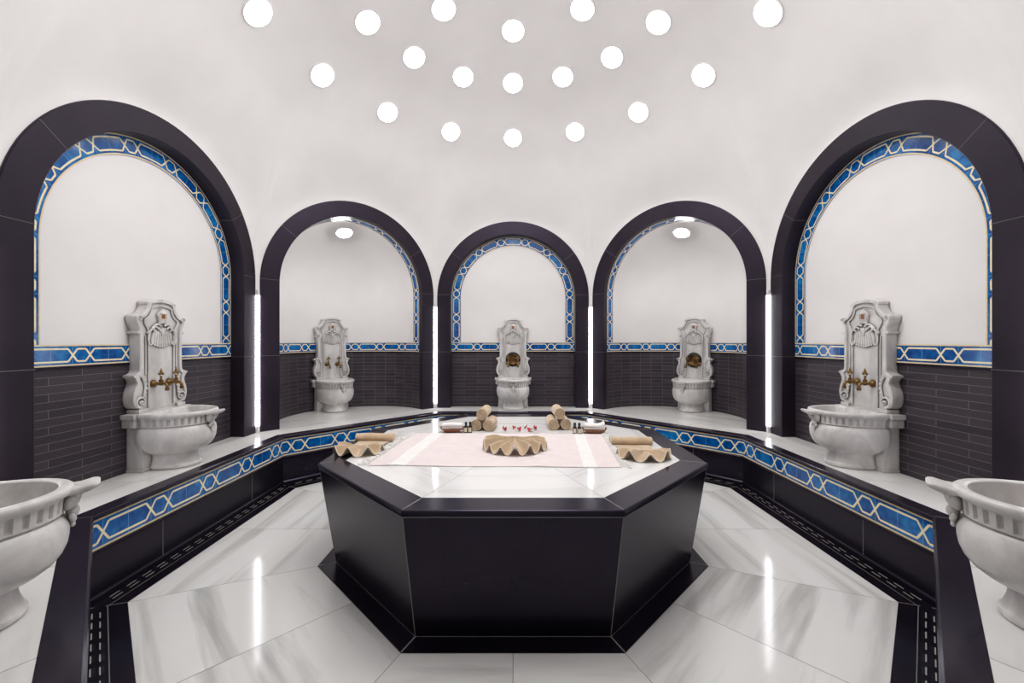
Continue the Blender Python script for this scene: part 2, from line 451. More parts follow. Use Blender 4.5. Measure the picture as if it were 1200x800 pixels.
# dome
mb = MB()
for nm, dg, typ in SIDES:
    al = radians(dg)
    def vault(i, j, al=al):
        x = XS[i]
        if j <= 10:                                     # rounded change from wall to dome
            t = j / 10; q = .80
            p0 = Vector((x, R_WALL, wall_top(x))); p1 = Vector((x, R_WALL, crease(x))); p2 = Vector((x * q, R_WALL * q, dome_z(q * q * (R_WALL ** 2 + x * x))))
            p = p0 * (1 - t) ** 2 + p1 * 2 * t * (1 - t) + p2 * t * t
        else:
            q = .80 * (1 - (j - 10) / 14); p = Vector((x * q, R_WALL * q, dome_z(q * q * (R_WALL ** 2 + x * x))))
        return W(al, p.x, p.y, p.z)
    nx = len(XS) - 1
    mb.grid(lambda a, b: vault(int(round(a * nx)), int(round(b * 24))), nx, 24, M['plaster'])
tag(mb.build('ceiling', None, 180), 'white plaster dome over the room pierced by round lights', 'ceiling', kind='structure')

# ------------------------------------------------------------------ floor
mb = MB(); g = .0014
rnd = random.Random(3)
def slab(mb, al, pts, m, z, inset=True):
    """pts: (u, d) outline; vein texture runs along the side (u)."""
    ou, ov = rnd.uniform(0, 50), rnd.uniform(0, 50)
    cx = sum(p[0] for p in pts) / len(pts); cy = sum(p[1] for p in pts) / len(pts)
    mb.poly([W(al, u, d, z) for u, d in pts], m, [(u + ou, d + ov) for u, d in pts])
A_MAR = 1.895
for nm, dg, typ in SIDES:
    al = radians(dg); far = 4.2 if typ == 'door' else A_MAR
    for sg in (-1, 1):
        a, b = A_TAB + .002, far - .001
        pts = [(sg * g, a), (sg * (T8 * a - g), a), (sg * (T8 * min(b, A_MAR) - g), min(b, A_MAR))]
        if typ == 'door': pts += [(sg * .95, A_MAR + .2), (sg * .95, far)]
        pts += [(sg * g, b)]
        slab(mb, al, pts if sg > 0 else pts[::-1], M['floor'], 0.0)
mb.poly([(-3, -4.5, -.003), (3, -4.5, -.003), (3, 3, -.003), (-3, 3, -.003)], M['dgrout'])
tag(mb.build('floor', None, None, weld=False), 'polished white marble floor of radiating slabs', 'floor', kind='structure')

# black floor border with slotted drain, one piece per side
BSIDES = [s for s in SIDES if s[0] != 'front']
def strip_side(mb, al, prof, m, u0=None, u1=None):
    """extrude a (d, z) profile along one octagon side with mitred ends"""
    for (d0, z0), (d1, z1) in zip(prof[:-1], prof[1:]):
        mb.poly([W(al, -T8 * d0, d0, z0), W(al, T8 * d0, d0, z0), W(al, T8 * d1, d1, z1), W(al, -T8 * d1, d1, z1)], m)
ti = 0
for nm, dg, typ in BSIDES:
    al = radians(dg); mb = MB(); ti += 1
    strip_side(mb, al, [(A_MAR, 0), (1.963, 0)], M['black'])
    strip_side(mb, al, [(1.963, .0003), (1.966, .0003)], M['dgrout'])
    strip_side(mb, al, [(1.966, 0), (1.972, 0), (1.972, .004), (2.030, .004), (2.032, .03), (2.040, .04)], M['black'])
    for e in (-1, 1):
        mb.poly([W(al, e * (T8 * A_MAR - .002), A_MAR, .0005), W(al, e * T8 * A_MAR, A_MAR, .0005), W(al, e * T8 * 2.03, 2.03, .0046), W(al, e * (T8 * 2.03 - .002), 2.03, .0046)], M['dgrout'])
    n = 17
    for k in range(n):
        u = (k - (n - 1) / 2) * .092
        for row in (1.985, 2.012):
            sk = .012 if row > 2 else 0
            if abs(u) + .05 > T8 * row: continue
            a, b = u - .027 + sk, u + .027 + sk
            mb.poly([W(al, a, row - .008, .0044), W(al, b, row - .008, .0044), W(al, b, row + .006, .0044), W(al, a, row + .006, .0044)], M['bottle'])
            mb.poly([W(al, a, row + .003, .0052), W(al, b, row + .003, .0052), W(al, b, row + .0075, .0052), W(al, a, row + .0075, .0052)], M['grout'])
    tag(mb.build('trim_%d' % ti, None, None, weld=False), 'black floor border with slotted drain below the %s bench' % nm.replace('_', ' '), 'floor border', kind='structure')

# ------------------------------------------------------------------ bench around the room
bench = thing('marble_bench', 'built-in bench round the room, white marble seat, black edge and blue tile frieze', 'bench')
ledge_prof = [(B_OUT, BENCH_Z), (B_IN + .010, BENCH_Z), (B_IN + .003, BENCH_Z - .003), (B_IN, BENCH_Z - .009), (B_IN, BENCH_Z - .014), (B_IN + .004, BENCH_Z - .018), (B_IN + .012, BENCH_Z - .019),
              (B_IN + .010, BENCH_Z - .022), (B_IN + .008, BENCH_Z - .026), (B_IN + .022, BENCH_Z - .030)]
D_R = B_IN + .022
for nm, dg, typ in BSIDES:
    al = radians(dg)
    mb = MB(); strip_side(mb, al, ledge_prof, M['blackpol'])
    for e in (-1, 1):
        p = [(B_IN + .01, e * T8 * (B_IN + .01)), (B_OUT, e * T8 * B_OUT)]
        mb.poly([W(al, p[0][1] - e * .0016, p[0][0], BENCH_Z + .0003), W(al, p[0][1], p[0][0], BENCH_Z + .0003), W(al, p[1][1], p[1][0], BENCH_Z + .0003), W(al, p[1][1] - e * .0016, p[1][0], BENCH_Z + .0003)], M['dgrout'])
    mb.build('edge_stone', bench, 15)
    mb = MB(); ln = 2 * T8 * D_R; wd = .151
    frieze(mb, lambda s, t, o: W(al, (-ln / 2 + s) * (1 if nm in ('left', 'front_left', 'back_right', 'back') else -1), D_R - o, .263 + t), ln, wd, .387, phase=.105, border=.011, line=.0115)
    mb.build('blue_tile_frieze', bench, None, weld=False)
    mb = MB()
    strip_side(mb, al, [(D_R + .002, .265), (B_IN + .012, .262), (B_IN + .008, .256), (B_IN + .012, .250), (D_R + .006, .247), (D_R + .006, .036)], M['black'])
    for u in (-.41, .41):
        mb.poly([W(al, u - .0015, D_R + .0055, .04), W(al, u + .0015, D_R + .0055, .04), W(al, u + .0015, D_R + .0055, .247), W(al, u - .0015, D_R + .0055, .247)], M['dgrout'])
    mb.build('riser', bench, 40)
    mb = MB(); z = BENCH_Z - .001; dd = APSE_D + .003 if typ == 'apse' else NICHE_D + .03
    e1 = R_WALL + .03
    for (a, b) in ((-1, -.36), (-.36, .36), (.36, 1)):
        k = .0012
        pts = [(a * T8 * B_OUT + k, B_OUT), (b * T8 * B_OUT - k, B_OUT), (b * T8 * dd - k, dd), (a * T8 * dd + k, dd)]
        slab(mb, al, pts, M['seat'], z)
    if typ == 'apse':
        slab(mb, al, [(R_IN + .002, dd)] + [((R_IN + .002) * cos(pi * i / 40), dd + (R_IN + .002) * sin(pi * i / 40)) for i in range(1, 40)] + [(-R_IN - .002, dd)], M['seat'], z)
    mb.poly([W(al, -T8 * B_OUT, B_OUT, z - .004), W(al, T8 * B_OUT, B_OUT, z - .004), W(al, T8 * 2.5, 2.5, z - .004), W(al, -T8 * 2.5, 2.5, z - .004)], M['dgrout'])
    mb.build('seat_slab', bench, None, weld=False)
for e in (-1, 1):                                        # closed ends of the bench beside the doorway
    al = radians(180); mb = MB()
    mb.poly([W(al, e * T8 * (D_R + .006), D_R + .006, 0), W(al, e * T8 * 2.5, 2.5, 0), W(al, e * T8 * 2.5, 2.5, BENCH_Z - .002), W(al, e * T8 * (D_R + .006), D_R + .006, BENCH_Z - .002)], M['black'])
    mb.build('end_panel', bench, None)

# ------------------------------------------------------------------ octagonal stone table in the middle
table = thing('marble_slab_table', 'large octagonal black stone table with white marble top in the room centre', 'table')
mb = MB()
for nm, dg, typ in SIDES:
    al = radians(dg); k = .0012
    for (a, b) in ((A_TIN, .676),):
        slab(mb, al, [(-T8 * a + k, a), (-T8 * b + k, b), (T8 * b - k, b), (T8 * a - k, a)], M['top'], TAB_Z - .0005)
    b = .674
    slab(mb, al, [(-T8 * b + k, b), (0, .004), (T8 * b - k, b)], M['top'], TAB_Z - .0005)
mb.poly([W(radians(d), T8 * A_TIN, A_TIN, TAB_Z - .0015) for d in range(0, 360, 45)], M['dgrout'])
mb.build('marble_top', table, None, weld=False)
for nm, dg, typ in SIDES:
    al = radians(dg)
    mb = MB()
    strip_side(mb, al, [(A_TIN, TAB_Z), (A_TAB - .007, TAB_Z), (A_TAB - .002, TAB_Z - .003), (A_TAB, TAB_Z - .008), (A_TAB, TAB_Z - .014), (A_TAB - .004, TAB_Z - .017), (A_TAB - .003, TAB_Z - .021), (A_TAB - .003, TAB_Z - .029), (A_TAB - .02, TAB_Z - .029)], M['blackpol'])
    for e in (-1, 1):
        mb.poly([W(al, e * (T8 * A_TIN), A_TIN, TAB_Z + .0004), W(al, e * (T8 * A_TAB - .003), A_TAB - .007, TAB_Z + .0004), W(al, e * (T8 * A_TAB - .0045), A_TAB - .007, TAB_Z + .0004), W(al, e * (T8 * A_TIN - .0015), A_TIN, TAB_Z + .0004)], M['grout'])
    mb.build('border_stone', table, 15)
    mb = MB(); zt, zb = TAB_Z - .033, .002; at, ab = A_TAB - .009, A_BOT
    strip_side(mb, al, [(at - .004, TAB_Z - .0285), (at + .002, TAB_Z - .0295), (at + .002, zt), (at, zt)], M['grout'])
    def P(f, e, in_=0.0, o=0.0):
        a = at + (ab - at) * f
        return W(al, e * (T8 * a - in_), a + o, zt + (zb - zt) * f)
    mb.poly([P(0, -1), P(0, 1), P(1, 1), P(1, -1)], M['black'])
    for e in (-1, 1): mb.poly([P(0, e, 0, .0006), P(1, e, 0, .0006), P(1, e, .0022, .0006), P(0, e, .0022, .0006)], M['dgrout'])
    mb.poly([P(.993, -1, 0, .0008), P(.993, 1, 0, .0008), P(1, 1, 0, .0008), P(1, -1, 0, .0008)], M['grout'])
    mb.build('side_panel', table, None)
    mb = MB()
    strip_side(mb, al, [(A_BOT - .004, .003), (A_TAB - .001, .003), (A_TAB - .001, 0)], M['black'])
    for e in (-1, 1):
        mb.poly([W(al, e * T8 * A_BOT, A_BOT, .0036), W(al, e * T8 * (A_TAB - .001), A_TAB - .001, .0036), W(al, e * (T8 * (A_TAB - .001) - .0025), A_TAB - .001, .0036), W(al, e * (T8 * A_BOT - .0025), A_BOT, .0036)], M['grout'])
    mb.build('plinth_stone', table, None)

# ------------------------------------------------------------------ carved marble wall fountain
def smooth_path(pts, n=6):
    out = []
    for i in range(len(pts) - 1):
        p0 = Vector(pts[max(i - 1, 0)]); p1 = Vector(pts[i]); p2 = Vector(pts[i + 1]); p3 = Vector(pts[min(i + 2, len(pts) - 1)])
        for k in range(n):
            t = k / n
            out.append(.5 * ((2 * p1) + (p2 - p0) * t + (2 * p0 - 5 * p1 + 4 * p2 - p3) * t * t + (3 * p1 - p0 - 3 * p2 + p3) * t ** 3))
    out.append(Vector(pts[-1])); return out

def half_outline():
    segs = [
        smooth_path([(.186, .355), (.186, .400)], 1), smooth_path([(.172, .403), (.190, .412), (.206, .435), (.213, .475), (.206, .515), (.192, .550), (.186, .575), (.196, .598), (.212, .610)], 4),
        smooth_path([(.212, .622), (.190, .627), (.172, .640), (.168, .670), (.167, .760), (.168, .885)], 4), [Vector((.180, .888)), Vector((.183, .895)), Vector((.180, .903))],
        smooth_path([(.171, .906), (.173, .925), (.182, .945), (.191, .963), (.197, .985), (.193, 1.002), (.178, 1.012)], 4),
        smooth_path([(.165, 1.008), (.150, 1.012), (.132, 1.028), (.116, 1.052), (.108, 1.078)], 4),
        smooth_path([(.112, 1.082), (.111, 1.097), (.095, 1.106), (.05, 1.119), (0, 1.124)], 4)]
    out = []
    for s in segs:
        for p in s:
            if not out or (Vector(p) - out[-1]).length > 1e-4: out.append(Vector(p))
    return out

def offset_in(poly, d):
    n = len(poly); out = []
    for i in range(n):
        a, b, c = poly[(i - 1) % n], poly[i], poly[(i + 1) % n]
        e1 = (b - a).normalized(); e2 = (c - b).normalized()
        n1 = Vector((-e1.y, e1.x)); n2 = Vector((-e2.y, e2.x)); nn = n1 + n2
        if nn.length < 1e-3: nn = n1
        nn.normalize(); out.append(b + nn * d / max(.5, nn.dot(n1)))
    return out

TH = .072
def back_panel_mb():
    mb = MB(); m = M['carved']
    h = half_outline()
    loop = h + [Vector((-p.x, p.y)) for p in reversed(h[:-1])]      # counter-clockwise seen from the room
    def lift(poly, y): return [(p.x, y, p.y) for p in poly]
    o1 = offset_in(loop, .004); o2 = offset_in(loop, .022); o3 = offset_in(loop, .026)
    mb.rings([lift(loop, .0), lift(loop, TH - .004), lift(o1, TH), lift(o2, TH), lift(o3, TH - .012)], m, True, False)
    mb.poly(lift(o1, TH - .012), m)
    y = TH - .006
    inner = [(.100, .40), (.100, .60), (.101, .78), (.102, .875), (.112, .892), (.102, .906), (.110, .925), (.128, .955), (.128, .980), (.112, .992), (.096, 1.008), (.085, 1.032), (.078, 1.058), (.060, 1.066), (.03, 1.074), (0, 1.077)]
    for sg in (-1, 1):
        mb.tube([(sg * p.x, y, p.y) for p in smooth_path(inner, 4)], .0062, m, 6)
        mb.tube([(sg * (p.x + .020), y - .002, p.y) for p in smooth_path([(.100, .62), (.101, .78), (.102, .87)], 3)], .004, m, 6)
        mb.ball((sg * .104, TH - .005, .895), (.012, .010, .009), m)
        # lower scroll: spiral with leaf beads
        sp = []
        for i in range(36):
            a = i / 35 * 2.6 * pi; rr = .034 * (1 - i / 35) + .006
            sp.append((sg * (.158 + rr * cos(a - .4 * pi) * 1.0), y + .004, .447 + rr * sin(a - .4 * pi)))
        mb.tube(sp, [.008 - .003 * i / 35 for i in range(36)], m, 6)
        mb.ball((sg * .158, y + .005, .447), (.011, .012, .011), m)
        st = smooth_path([(.150, .605), (.135, .575), (.128, .54), (.135, .50), (.140, .475)], 4)
        mb.tube([(sg * p.x, y + .002, p.y) for p in st], .006, m, 6)
        for k in range(5):
            q = st[3 + k * 3]; mb.ball((sg * (q.x - .007), y + .003, q.y), (.008, .008, .011), m, 8, 5)
        mb.tube([(sg * p.x, y + .003, p.y) for p in smooth_path([(.195, .600), (.182, .57), (.190, .53), (.196, .49), (.188, .44), (.17, .415)], 4)], .005, m, 6)
        # upper corner scroll
        sp = []
        for i in range(22):
            a = i / 21 * 1.9 * pi; rr = .018 * (1 - i / 21) + .004
            sp.append((sg * (.172 + rr * cos(a)), y + .006, .985 + rr * sin(a)))
        mb.tube(sp, .005, m, 6)
        mb.box((sg * .181, .036, .8955), (.012, .074, .011), m)
        mb.box((sg * .152, TH / 2 + .004, .378), (.066, TH + .008, .046), m)
        mb.box((sg * .205, .036, .616), (.016, .074, .011), m)
    # shield with stepped frame round the plaque
    sh = [(-.030, .968), (.030, .968), (.034, 1.0), (.040, 1.018), (.030, 1.034), (.016, 1.046), (0, 1.056), (-.016, 1.046), (-.030, 1.034), (-.040, 1.018), (-.034, 1.0)]
    mb.rings([[(x, TH - .012, z) for x, z in sh], [(x, TH + .002, z) for x, z in sh], [(x * .85, TH + .006, 1.008 + (z - 1.008) * .85) for x, z in sh]], m)
    mb.tube([(-.026, TH + .006, .985), (.026, TH + .006, .985), (.026, TH + .006, 1.026), (-.026, TH + .006, 1.026), (-.026, TH + .006, .985)], .004, m, 6)
    return mb

def shell_mb():
    mb = MB(); m = M['carved']; y0 = TH - .010
    def bot(x): return .806 + 3.6 * x * x
    def fn(a, b):
        x = (a - .5) * .178; zt = .912; zb = bot(x) - .006 * abs(cos(pi * x / .0195))
        sx = x * (1 - .30 * b)
        hgt = (.004 + .007 * abs(cos(pi * x / .0195))) * min(1, 6 * (1 - b), 8 * b + .25) if 0 < a < 1 else 0
        return (sx, y0 + hgt, zb + (zt - zb) * b)
    mb.grid(fn, 100, 10, m)
    for k in range(-4, 5):
        x = k * .0195; mb.ball((x, y0 + .006, bot(x) - .003), (.0105, .007, .008), m, 8, 5)
    for sg in (-1, 1):
        pts = []
        for i in range(26):
            a = i / 25 * 1.7 * pi; rr = .020 * (1 - i / 25) + .005
            pts.append((sg * (.058 - rr * cos(a + .2) * .9), y0 + .011, .915 + rr * sin(a + .2)))
        mb.tube(pts, [.0070 - .003 * i / 25 for i in range(26)], m, 7)
        mb.tube([(sg * p.x, y0 + .009, p.y) for p in smooth_path([(.078, .922), (.099, .900), (.107, .865), (.106, .838), (.098, .818), (.086, .816), (.082, .830), (.090, .836)], 4)], .0062, m, 7)
        mb.tube([(sg * p.x, y0 + .010, p.y) for p in smooth_path([(.012, .940), (.034, .952), (.058, .945), (.082, .924)], 4)], [.008] * 4 + [.007] * 4 + [.006] * 5, m, 7)
        mb.ball((sg * .017, y0 + .008, .915), (.010, .007, .018), m, 8, 6, Matrix.Rotation(sg * .5, 3, 'Y'))
    mb.ball((0, y0 + .010, .904), (.012, .008, .030), m, 10, 7)
    mb.tube([(-.034, y0 + .010, .960), (0, y0 + .011, .965), (.034, y0 + .010, .960)], .006, m, 7)
    return mb

NTH = 480
def basin_mb():
    mb = MB(); m = M['carved']; yc = .145
    def ring(f, z, flute=0.0, lift=0.0, back=.112, fx=None, fy=None):
        out = []
        for i in range(NTH):
            t = 2 * pi * i / NTH; c, s = cos(t), sin(t); fx_, fy_ = fx or f, fy or f
            k = 1.0
            if flute and s > -.25: k -= flute * min(1.0, max(0.0, cos(t * 40) - .15) * 2.2)
            if s >= 0: x, y = .203 * c * fx_ * k, yc + .258 * s * fy_ * k
            else:
                e = .4
                x = .203 * math.copysign(abs(c) ** e, c) * fx_ * k; y = yc - back * abs(s) ** e * min(1.0, fy_)
            out.append((x, y, z + lift * max(0, s)))
        return out
    R = [ring(.64, 0), ring(.66, .004), ring(.66, .020), ring(.635, .026), ring(.625, .032), ring(.59, .060), ring(.58, .083), ring(.60, .097), ring(.67, .106), ring(.79, .118), ring(.88, .136), ring(.945, .160),
         ring(.985, .187), ring(1.0, .212), ring(1.005, .238), ring(.99, .260), ring(.955, .276), ring(.925, .282), ring(.93, .286), ring(.955, .288),
         ring(.960, .2915), ring(.960, .2945, .030), ring(.962, .301, .042), ring(.972, .329, .042), ring(.976, .3365, .026), ring(.978, .339),
         ring(.985, .342), ring(1.015, .346), ring(1.04, .353), ring(1.048, .361), ring(1.04, .369), ring(1.02, .3735), ring(.99, .375),
         ring(.93, .374, back=.07), ring(.905, .370, back=.066), ring(.89, .355, back=.06), ring(.87, .31, back=.055), ring(.80, .25, back=.05), ring(.62, .205, back=.045), ring(.3, .185, back=.03), ring(.05, .18, back=.01)]
    mb.rings(R, m)
    # shoulders at the wall and the support slab behind the bowl
    for (w, d, z0, z1) in ((.190, .105, 0, .018), (.184, .098, .018, .290), (.218, .080, .290, .346), (.230, .086, .346, .374)):
        bm = MB(); mb.box((0, d / 2, (z0 + z1) / 2), (2 * w, d, z1 - z0), m)
    for i in range(3):
        for sg in (-1, 1):
            mb.box((sg * (.2185), .014 + i * .022, .318), (.004, .010, .040), m)
    return mb

def lip_mb():
    mb = MB(); m = M['carved']
    R = []
    prof = [(.380, .058, .346, .374), (.396, .056, .341, .374), (.412, .050, .337, .374), (.428, .046, .338, .375), (.444, .049, .343, .377), (.458, .052, .349, .379), (.469, .045, .355, .378), (.475, .026, .361, .375)]
    for (y, w, z0, z1) in prof:
        ring = []
        for k in range(20):
            a = 2 * pi * k / 20; zc, hz = (z0 + z1) / 2, (z1 - z0) / 2
            x = w * math.copysign(abs(cos(a)) ** .7, cos(a)); z = zc + hz * math.copysign(abs(sin(a)) ** .7, sin(a))
            if sin(a) > .3: z -= .007 * (1 - (x / w) ** 2)
            ring.append((x, y, z))
        R.append(ring)
    mb.rings(R, m)
    for sg in (-1, 0, 1):
        rot = Matrix.Rotation(sg * .38, 3, 'Y') @ Matrix.Rotation(-.38, 3, 'X')
        mb.ball((sg * .022, .410 - abs(sg) * .004, .322), (.017, .020, .036), m, 10, 7, rot)
        mb.ball((sg * .030, .424 - abs(sg) * .004, .340), (.014, .013, .012), m, 10, 7)
    mb.ball((0, .410, .284), (.018, .018, .022), m, 10, 7); mb.ball((0, .409, .258), (.012, .011, .014), m, 10, 7); mb.ball((0, .409, .240), (.008, .008, .010), m, 8, 6)
    for sg in (-1, 1): mb.ball((sg * .016, .408, .270), (.010, .009, .012), m, 8, 6)
    return mb

def tap_parts(parent, x):
    m = M['brass']; y = TH - .010; z = .556
    mb = MB()
    def ringy(r, yy): return [(x + r * cos(2 * pi * k / 18), yy, z + r * sin(2 * pi * k / 18)) for k in range(18)]
    mb.rings([ringy(.026, y), ringy(.026, y + .005), ringy(.020, y + .008), ringy(.022, y + .011), ringy(.014, y + .016), ringy(.011, y + .020), ringy(.010, y + .040), ringy(.014, y + .043), ringy(.014, y + .062), ringy(.011, y + .064)], m)
    mb.tube(smooth_path([(x, y + .058, z), (x, y + .078, z - .001), (x, y + .090, z - .012), (x, y + .093, z - .032)], 5), .0092, m, 10)
    mb.lathe([(.0125, z - .046), (.0125, z - .030), (.0095, z - .028)], m, 14, (x, y + .093, 0))
    t = mb.build('tap', parent, 40)
    mb = MB()
    mb.lathe([(.010, z + .008), (.013, z + .016), (.013, z + .024), (.007, z + .028), (.0055, z + .040), (.009, z + .045), (.007, z + .050), (.005, z + .054)], m, 14, (x, y + .052, 0))
    for dx, dz, r in ((-.013, .066, .0105), (.013, .066, .0105), (0, .082, .0115), (0, .068, .008)):
        mb.ball((x + dx, y + .052, z + dz), (r, .0055, r), m, 12, 7)
    mb.ball((x, y + .052, z + .095), (.004, .004, .007), m, 8, 5)
    mb.build('tap_handle', t, 40)

def tap_plate(parent):
    mb = MB(); z = .605; y = TH - .010
    def ring(r, yy, sc=0.0): return [(r * (1 + sc * cos(16 * 2 * pi * k / 64)) * cos(2 * pi * k / 64), yy, z + r * (1 + sc * cos(16 * 2 * pi * k / 64)) * sin(2 * pi * k / 64)) for k in range(64)]
    mb.rings([ring(.092, y), ring(.092, y + .003), ring(.088, y + .005)], M['bottle'], True, True)
    mb.rings([ring(.066, y + .0055, .04), ring(.061, y + .012, .06), ring(.050, y + .008, .04), ring(.046, y + .013), ring(.040, y + .009), ring(.034, y + .015, .08), ring(.020, y + .012), ring(.014, y + .022), ring(.003, y + .025)], M['darkbrass'])
    p = mb.build('tap_plate', parent, 40); p['label'] = 'round brass plate with rosette on dark ground'

fount = thing('wall_fountain', 'x', 'fountain')
fback = back_panel_mb().build('back_panel', fount, 40)
shell_mb().build('shell_carving', fback, 50)
mb = MB(); mb.box((0, TH + .006, 1.006), (.026, .006, .030), M['plaque']); mb.ball((0, TH + .010, 1.006), (.006, .003, .009), M['brass'], 8, 5); mb.build('plaque', fback, 30)
fb = basin_mb().build('basin', fount, 40)
lip_mb().build('spout_lip', fb, 50)
tap_parts(fount, -.061); tap_parts(fount, .061)
FL = {'back': 'carved marble wall fountain in the small central niche, brass plate behind its taps',
      'back_right': 'carved marble wall fountain with brass plate in the curved niche right of centre',
      'right': 'carved marble fountain with two brass taps in the far right flat niche',
      'front_right': 'marble basin cropped by the right picture edge, lip pointing left',
      'front_left': 'marble basin cropped by the left picture edge, lip pointing right',
      'left': 'carved marble fountain with two brass taps in the far left flat niche',
      'back_left': 'carved marble wall fountain with two plain taps in the curved niche left of centre'}
first = True
for nm, dg, typ in BSIDES:
    al = radians(dg); f = fount if first else copy_tree(fount)
    if first: first = False
    d = NICHE_D - .007 if typ == 'flat' else APSE_D + .755
    f.location = W(al, 0, d, BENCH_Z); f.rotation_euler = (0, 0, pi - al)
    tag(f, FL[nm], 'fountain', 'carved marble wall fountains')
    f['_s'] = nm
for f in [o for o in bpy.data.objects if o.get('_s')]:
    if f['_s'] in ('back', 'back_right'): tap_plate(f)
for f in [o for o in bpy.data.objects if o.get('_s')]: del f['_s']

# ------------------------------------------------------------------ lights: LED strips in the corners
strip0 = None
LEDN = {0: 'right of the central niche', 1: 'left of the far right niche', 2: 'behind the right cropped basin',
        4: 'beside the doorway on the left side', 3: 'beside the doorway on the right side', 5: 'behind the left cropped basin', 6: 'right of the far left niche', 7: 'left of the central niche'}
for k in (0, 1, 2, 5, 6, 7):
    al = radians(22.5 + 45 * k); d = R_WALL / cos(pi / 8) - .022
    if strip0 is None:
        root = thing('light_strip', 'x', 'light strip')
        mb = MB(); z0, z1 = .50, 1.70 - BENCH_Z + .443
        def sec(w, dd, z):
            w *= .78
            return [(-w, dd, z), (-w * .8, -dd * .6, z), (-w * .3, -dd, z), (w * .3, -dd, z), (w * .8, -dd * .6, z), (w, dd, z)]
        mb.rings([sec(.017, .012, z0), sec(.017, .012, z1)], M['led']); mb.build('diffuser', root, 60)
        for a, b in ((BENCH_Z, z0), (z1, z1 + .05)):
            mb = MB(); mb.rings([sec(.017, .013, a), sec(.017, .013, b)], M['whitemetal']); mb.build('end_cap', root, 60)
        strip0 = root
    else: root = copy_tree(strip0)
    root.location = W(al, 0, d, 0); root.rotation_euler = (0, 0, -al)
    tag(root, 'tall glowing white light strip in the corner ' + LEDN[k], 'light strip', 'vertical light strips')

# round lights in the dome
lamp0 = None
ORD = {-4: 'leftmost', -3: 'second from left', -2: 'third from left', -1: 'fourth from left', 0: 'middle one', 1: 'fourth from right', 2: 'third from right', 3: 'second from right', 4: 'rightmost'}
ORM = {-3: 'leftmost', -2: 'second from left', -1: 'third from left', 0: 'middle one', 1: 'third from right', 2: 'second from right', 3: 'rightmost'}
ORI = {-1: 'left one', 0: 'middle one', 1: 'right one'}
for ring, (r, n, names, rn) in enumerate(((1.744, 16, ORD, 'nine round dome lights in the lowest ring'), (1.259, 16, ORM, 'seven round dome lights in the middle ring'), (.806, 8, ORI, 'three round dome lights in the topmost ring'))):
    for k in range(n):
        kk = k if k <= n // 2 else k - n
        al = 2 * pi * k / n
        p = Vector((r * sin(al), r * cos(al), dome_z(r * r))); nrm = (Vector((0, 0, CAM_Z)) - p).normalized()
        if lamp0 is None:
            root = thing('dome_light', 'x', 'light')
            mb = MB(); mb.lathe([(.094, .0005), (.094, .006), (.001, .007)], M['lamp'], 32); mb.build('glass_disc', root, 40)
            mb = MB(); n_ = 32
            mb.rings([[(q * cos(2 * pi * i / n_), q * sin(2 * pi * i / n_), z) for i in range(n_)] for q, z in ((.108, -.012), (.106, .003), (.098, .007), (.094, .004))], M['plaster'], False, False)
            mb.build('rim', root, 40)
            lamp0 = root
        else: root = copy_tree(lamp0)
        root.location = p + nrm * .006; root.rotation_euler = nrm.to_track_quat('Z', 'Y').to_euler()
        if kk in names: lab = '%s of the %s' % (names[kk], rn)
        else: lab = 'round glowing dome light overhead, beyond the top picture edge'
        tag(root, lab, 'light', 'round dome lights')

# spot in each curved niche
for dg, nm in ((45, 'right'), (315, 'left')):
    al = radians(dg); dirv = Vector((0, .43, .90)).normalized(); rr = R_IN + .001
    c = W(al, 0, APSE_D + dirv.y * rr, SPRING + dirv.z * rr)
    n2, t2 = side(al); nw = -(n2 * dirv.y + Vector((0, 0, 1)) * dirv.z)
    root = thing('niche_light', 'round ceiling light in the vault of the curved niche %s of centre' % nm, 'light', group='round niche lights')
    mb = MB(); mb.lathe([(.085, .001), (.085, .010), (.001, .012)], M['spot'], 32); mb.build('glass_disc', root, 40)
    mb = MB(); mb.rings([[(q * cos(2 * pi * i / 32), q * sin(2 * pi * i / 32), z) for i in range(32)] for q, z in ((.096, -.006), (.094, .008), (.088, .012), (.085, .008))], M['plaster'], False, False); mb.build('rim', root, 40)
    root.location = Vector(c) + nw * .004; root.rotation_euler = nw.to_track_quat('Z', 'Y').to_euler()

# ------------------------------------------------------------------ things on the table
TZ = TAB_Z + .0005
# pink fringed towel spread out
root = thing('pink_towel', 'pale pink cotton towel with two white stripes spread flat across the table', 'towel', (0, 0, TZ))
NLp, NRp, FLp, FRp = Vector((-.812, -.512)), Vector((.590, -.548)), Vector((-.730, .285)), Vector((.655, .250))
rw = random.Random(11)
def tpos(a, b):
    p = (NLp * (1 - a) + NRp * a) * (1 - b) + (FLp * (1 - a) + FRp * a) * b
    h = .003 + .002 * (1 + sin(9 * a + 5 * b * b)) * .6 + .0045 * max(0, sin(19 * b + 4 * sin(4 * a))) ** 10 * (.4 + .6 * sin(7 * a) ** 2) + .004 * max(0, sin(15 * a + 11 * b)) ** 14 * sin(6 * b) ** 2
    e = .004 * sin(13 * a) * (1 - b)
    return Vector((p.x, p.y + e, h))
mb = MB()
cuts = [0, .085, .150, .855, .910, 1.0]
for i in range(5):
    a0, a1 = cuts[i], cuts[i + 1]; n = max(4, int((a1 - a0) * 70)); m = M['white'] if i in (1, 3) else M['pink']
    mb.grid(lambda a, b: tpos(a0 + (a1 - a0) * a, b), n, 44, m)
    for bb in (0, 1):
        mb.grid(lambda a, b: tpos(a0 + (a1 - a0) * a, bb) * b + Vector((tpos(a0 + (a1 - a0) * a, bb).x, tpos(a0 + (a1 - a0) * a, bb).y, 0)) * (1 - b), n, 1, m)
mb.build('cloth', root, 60)
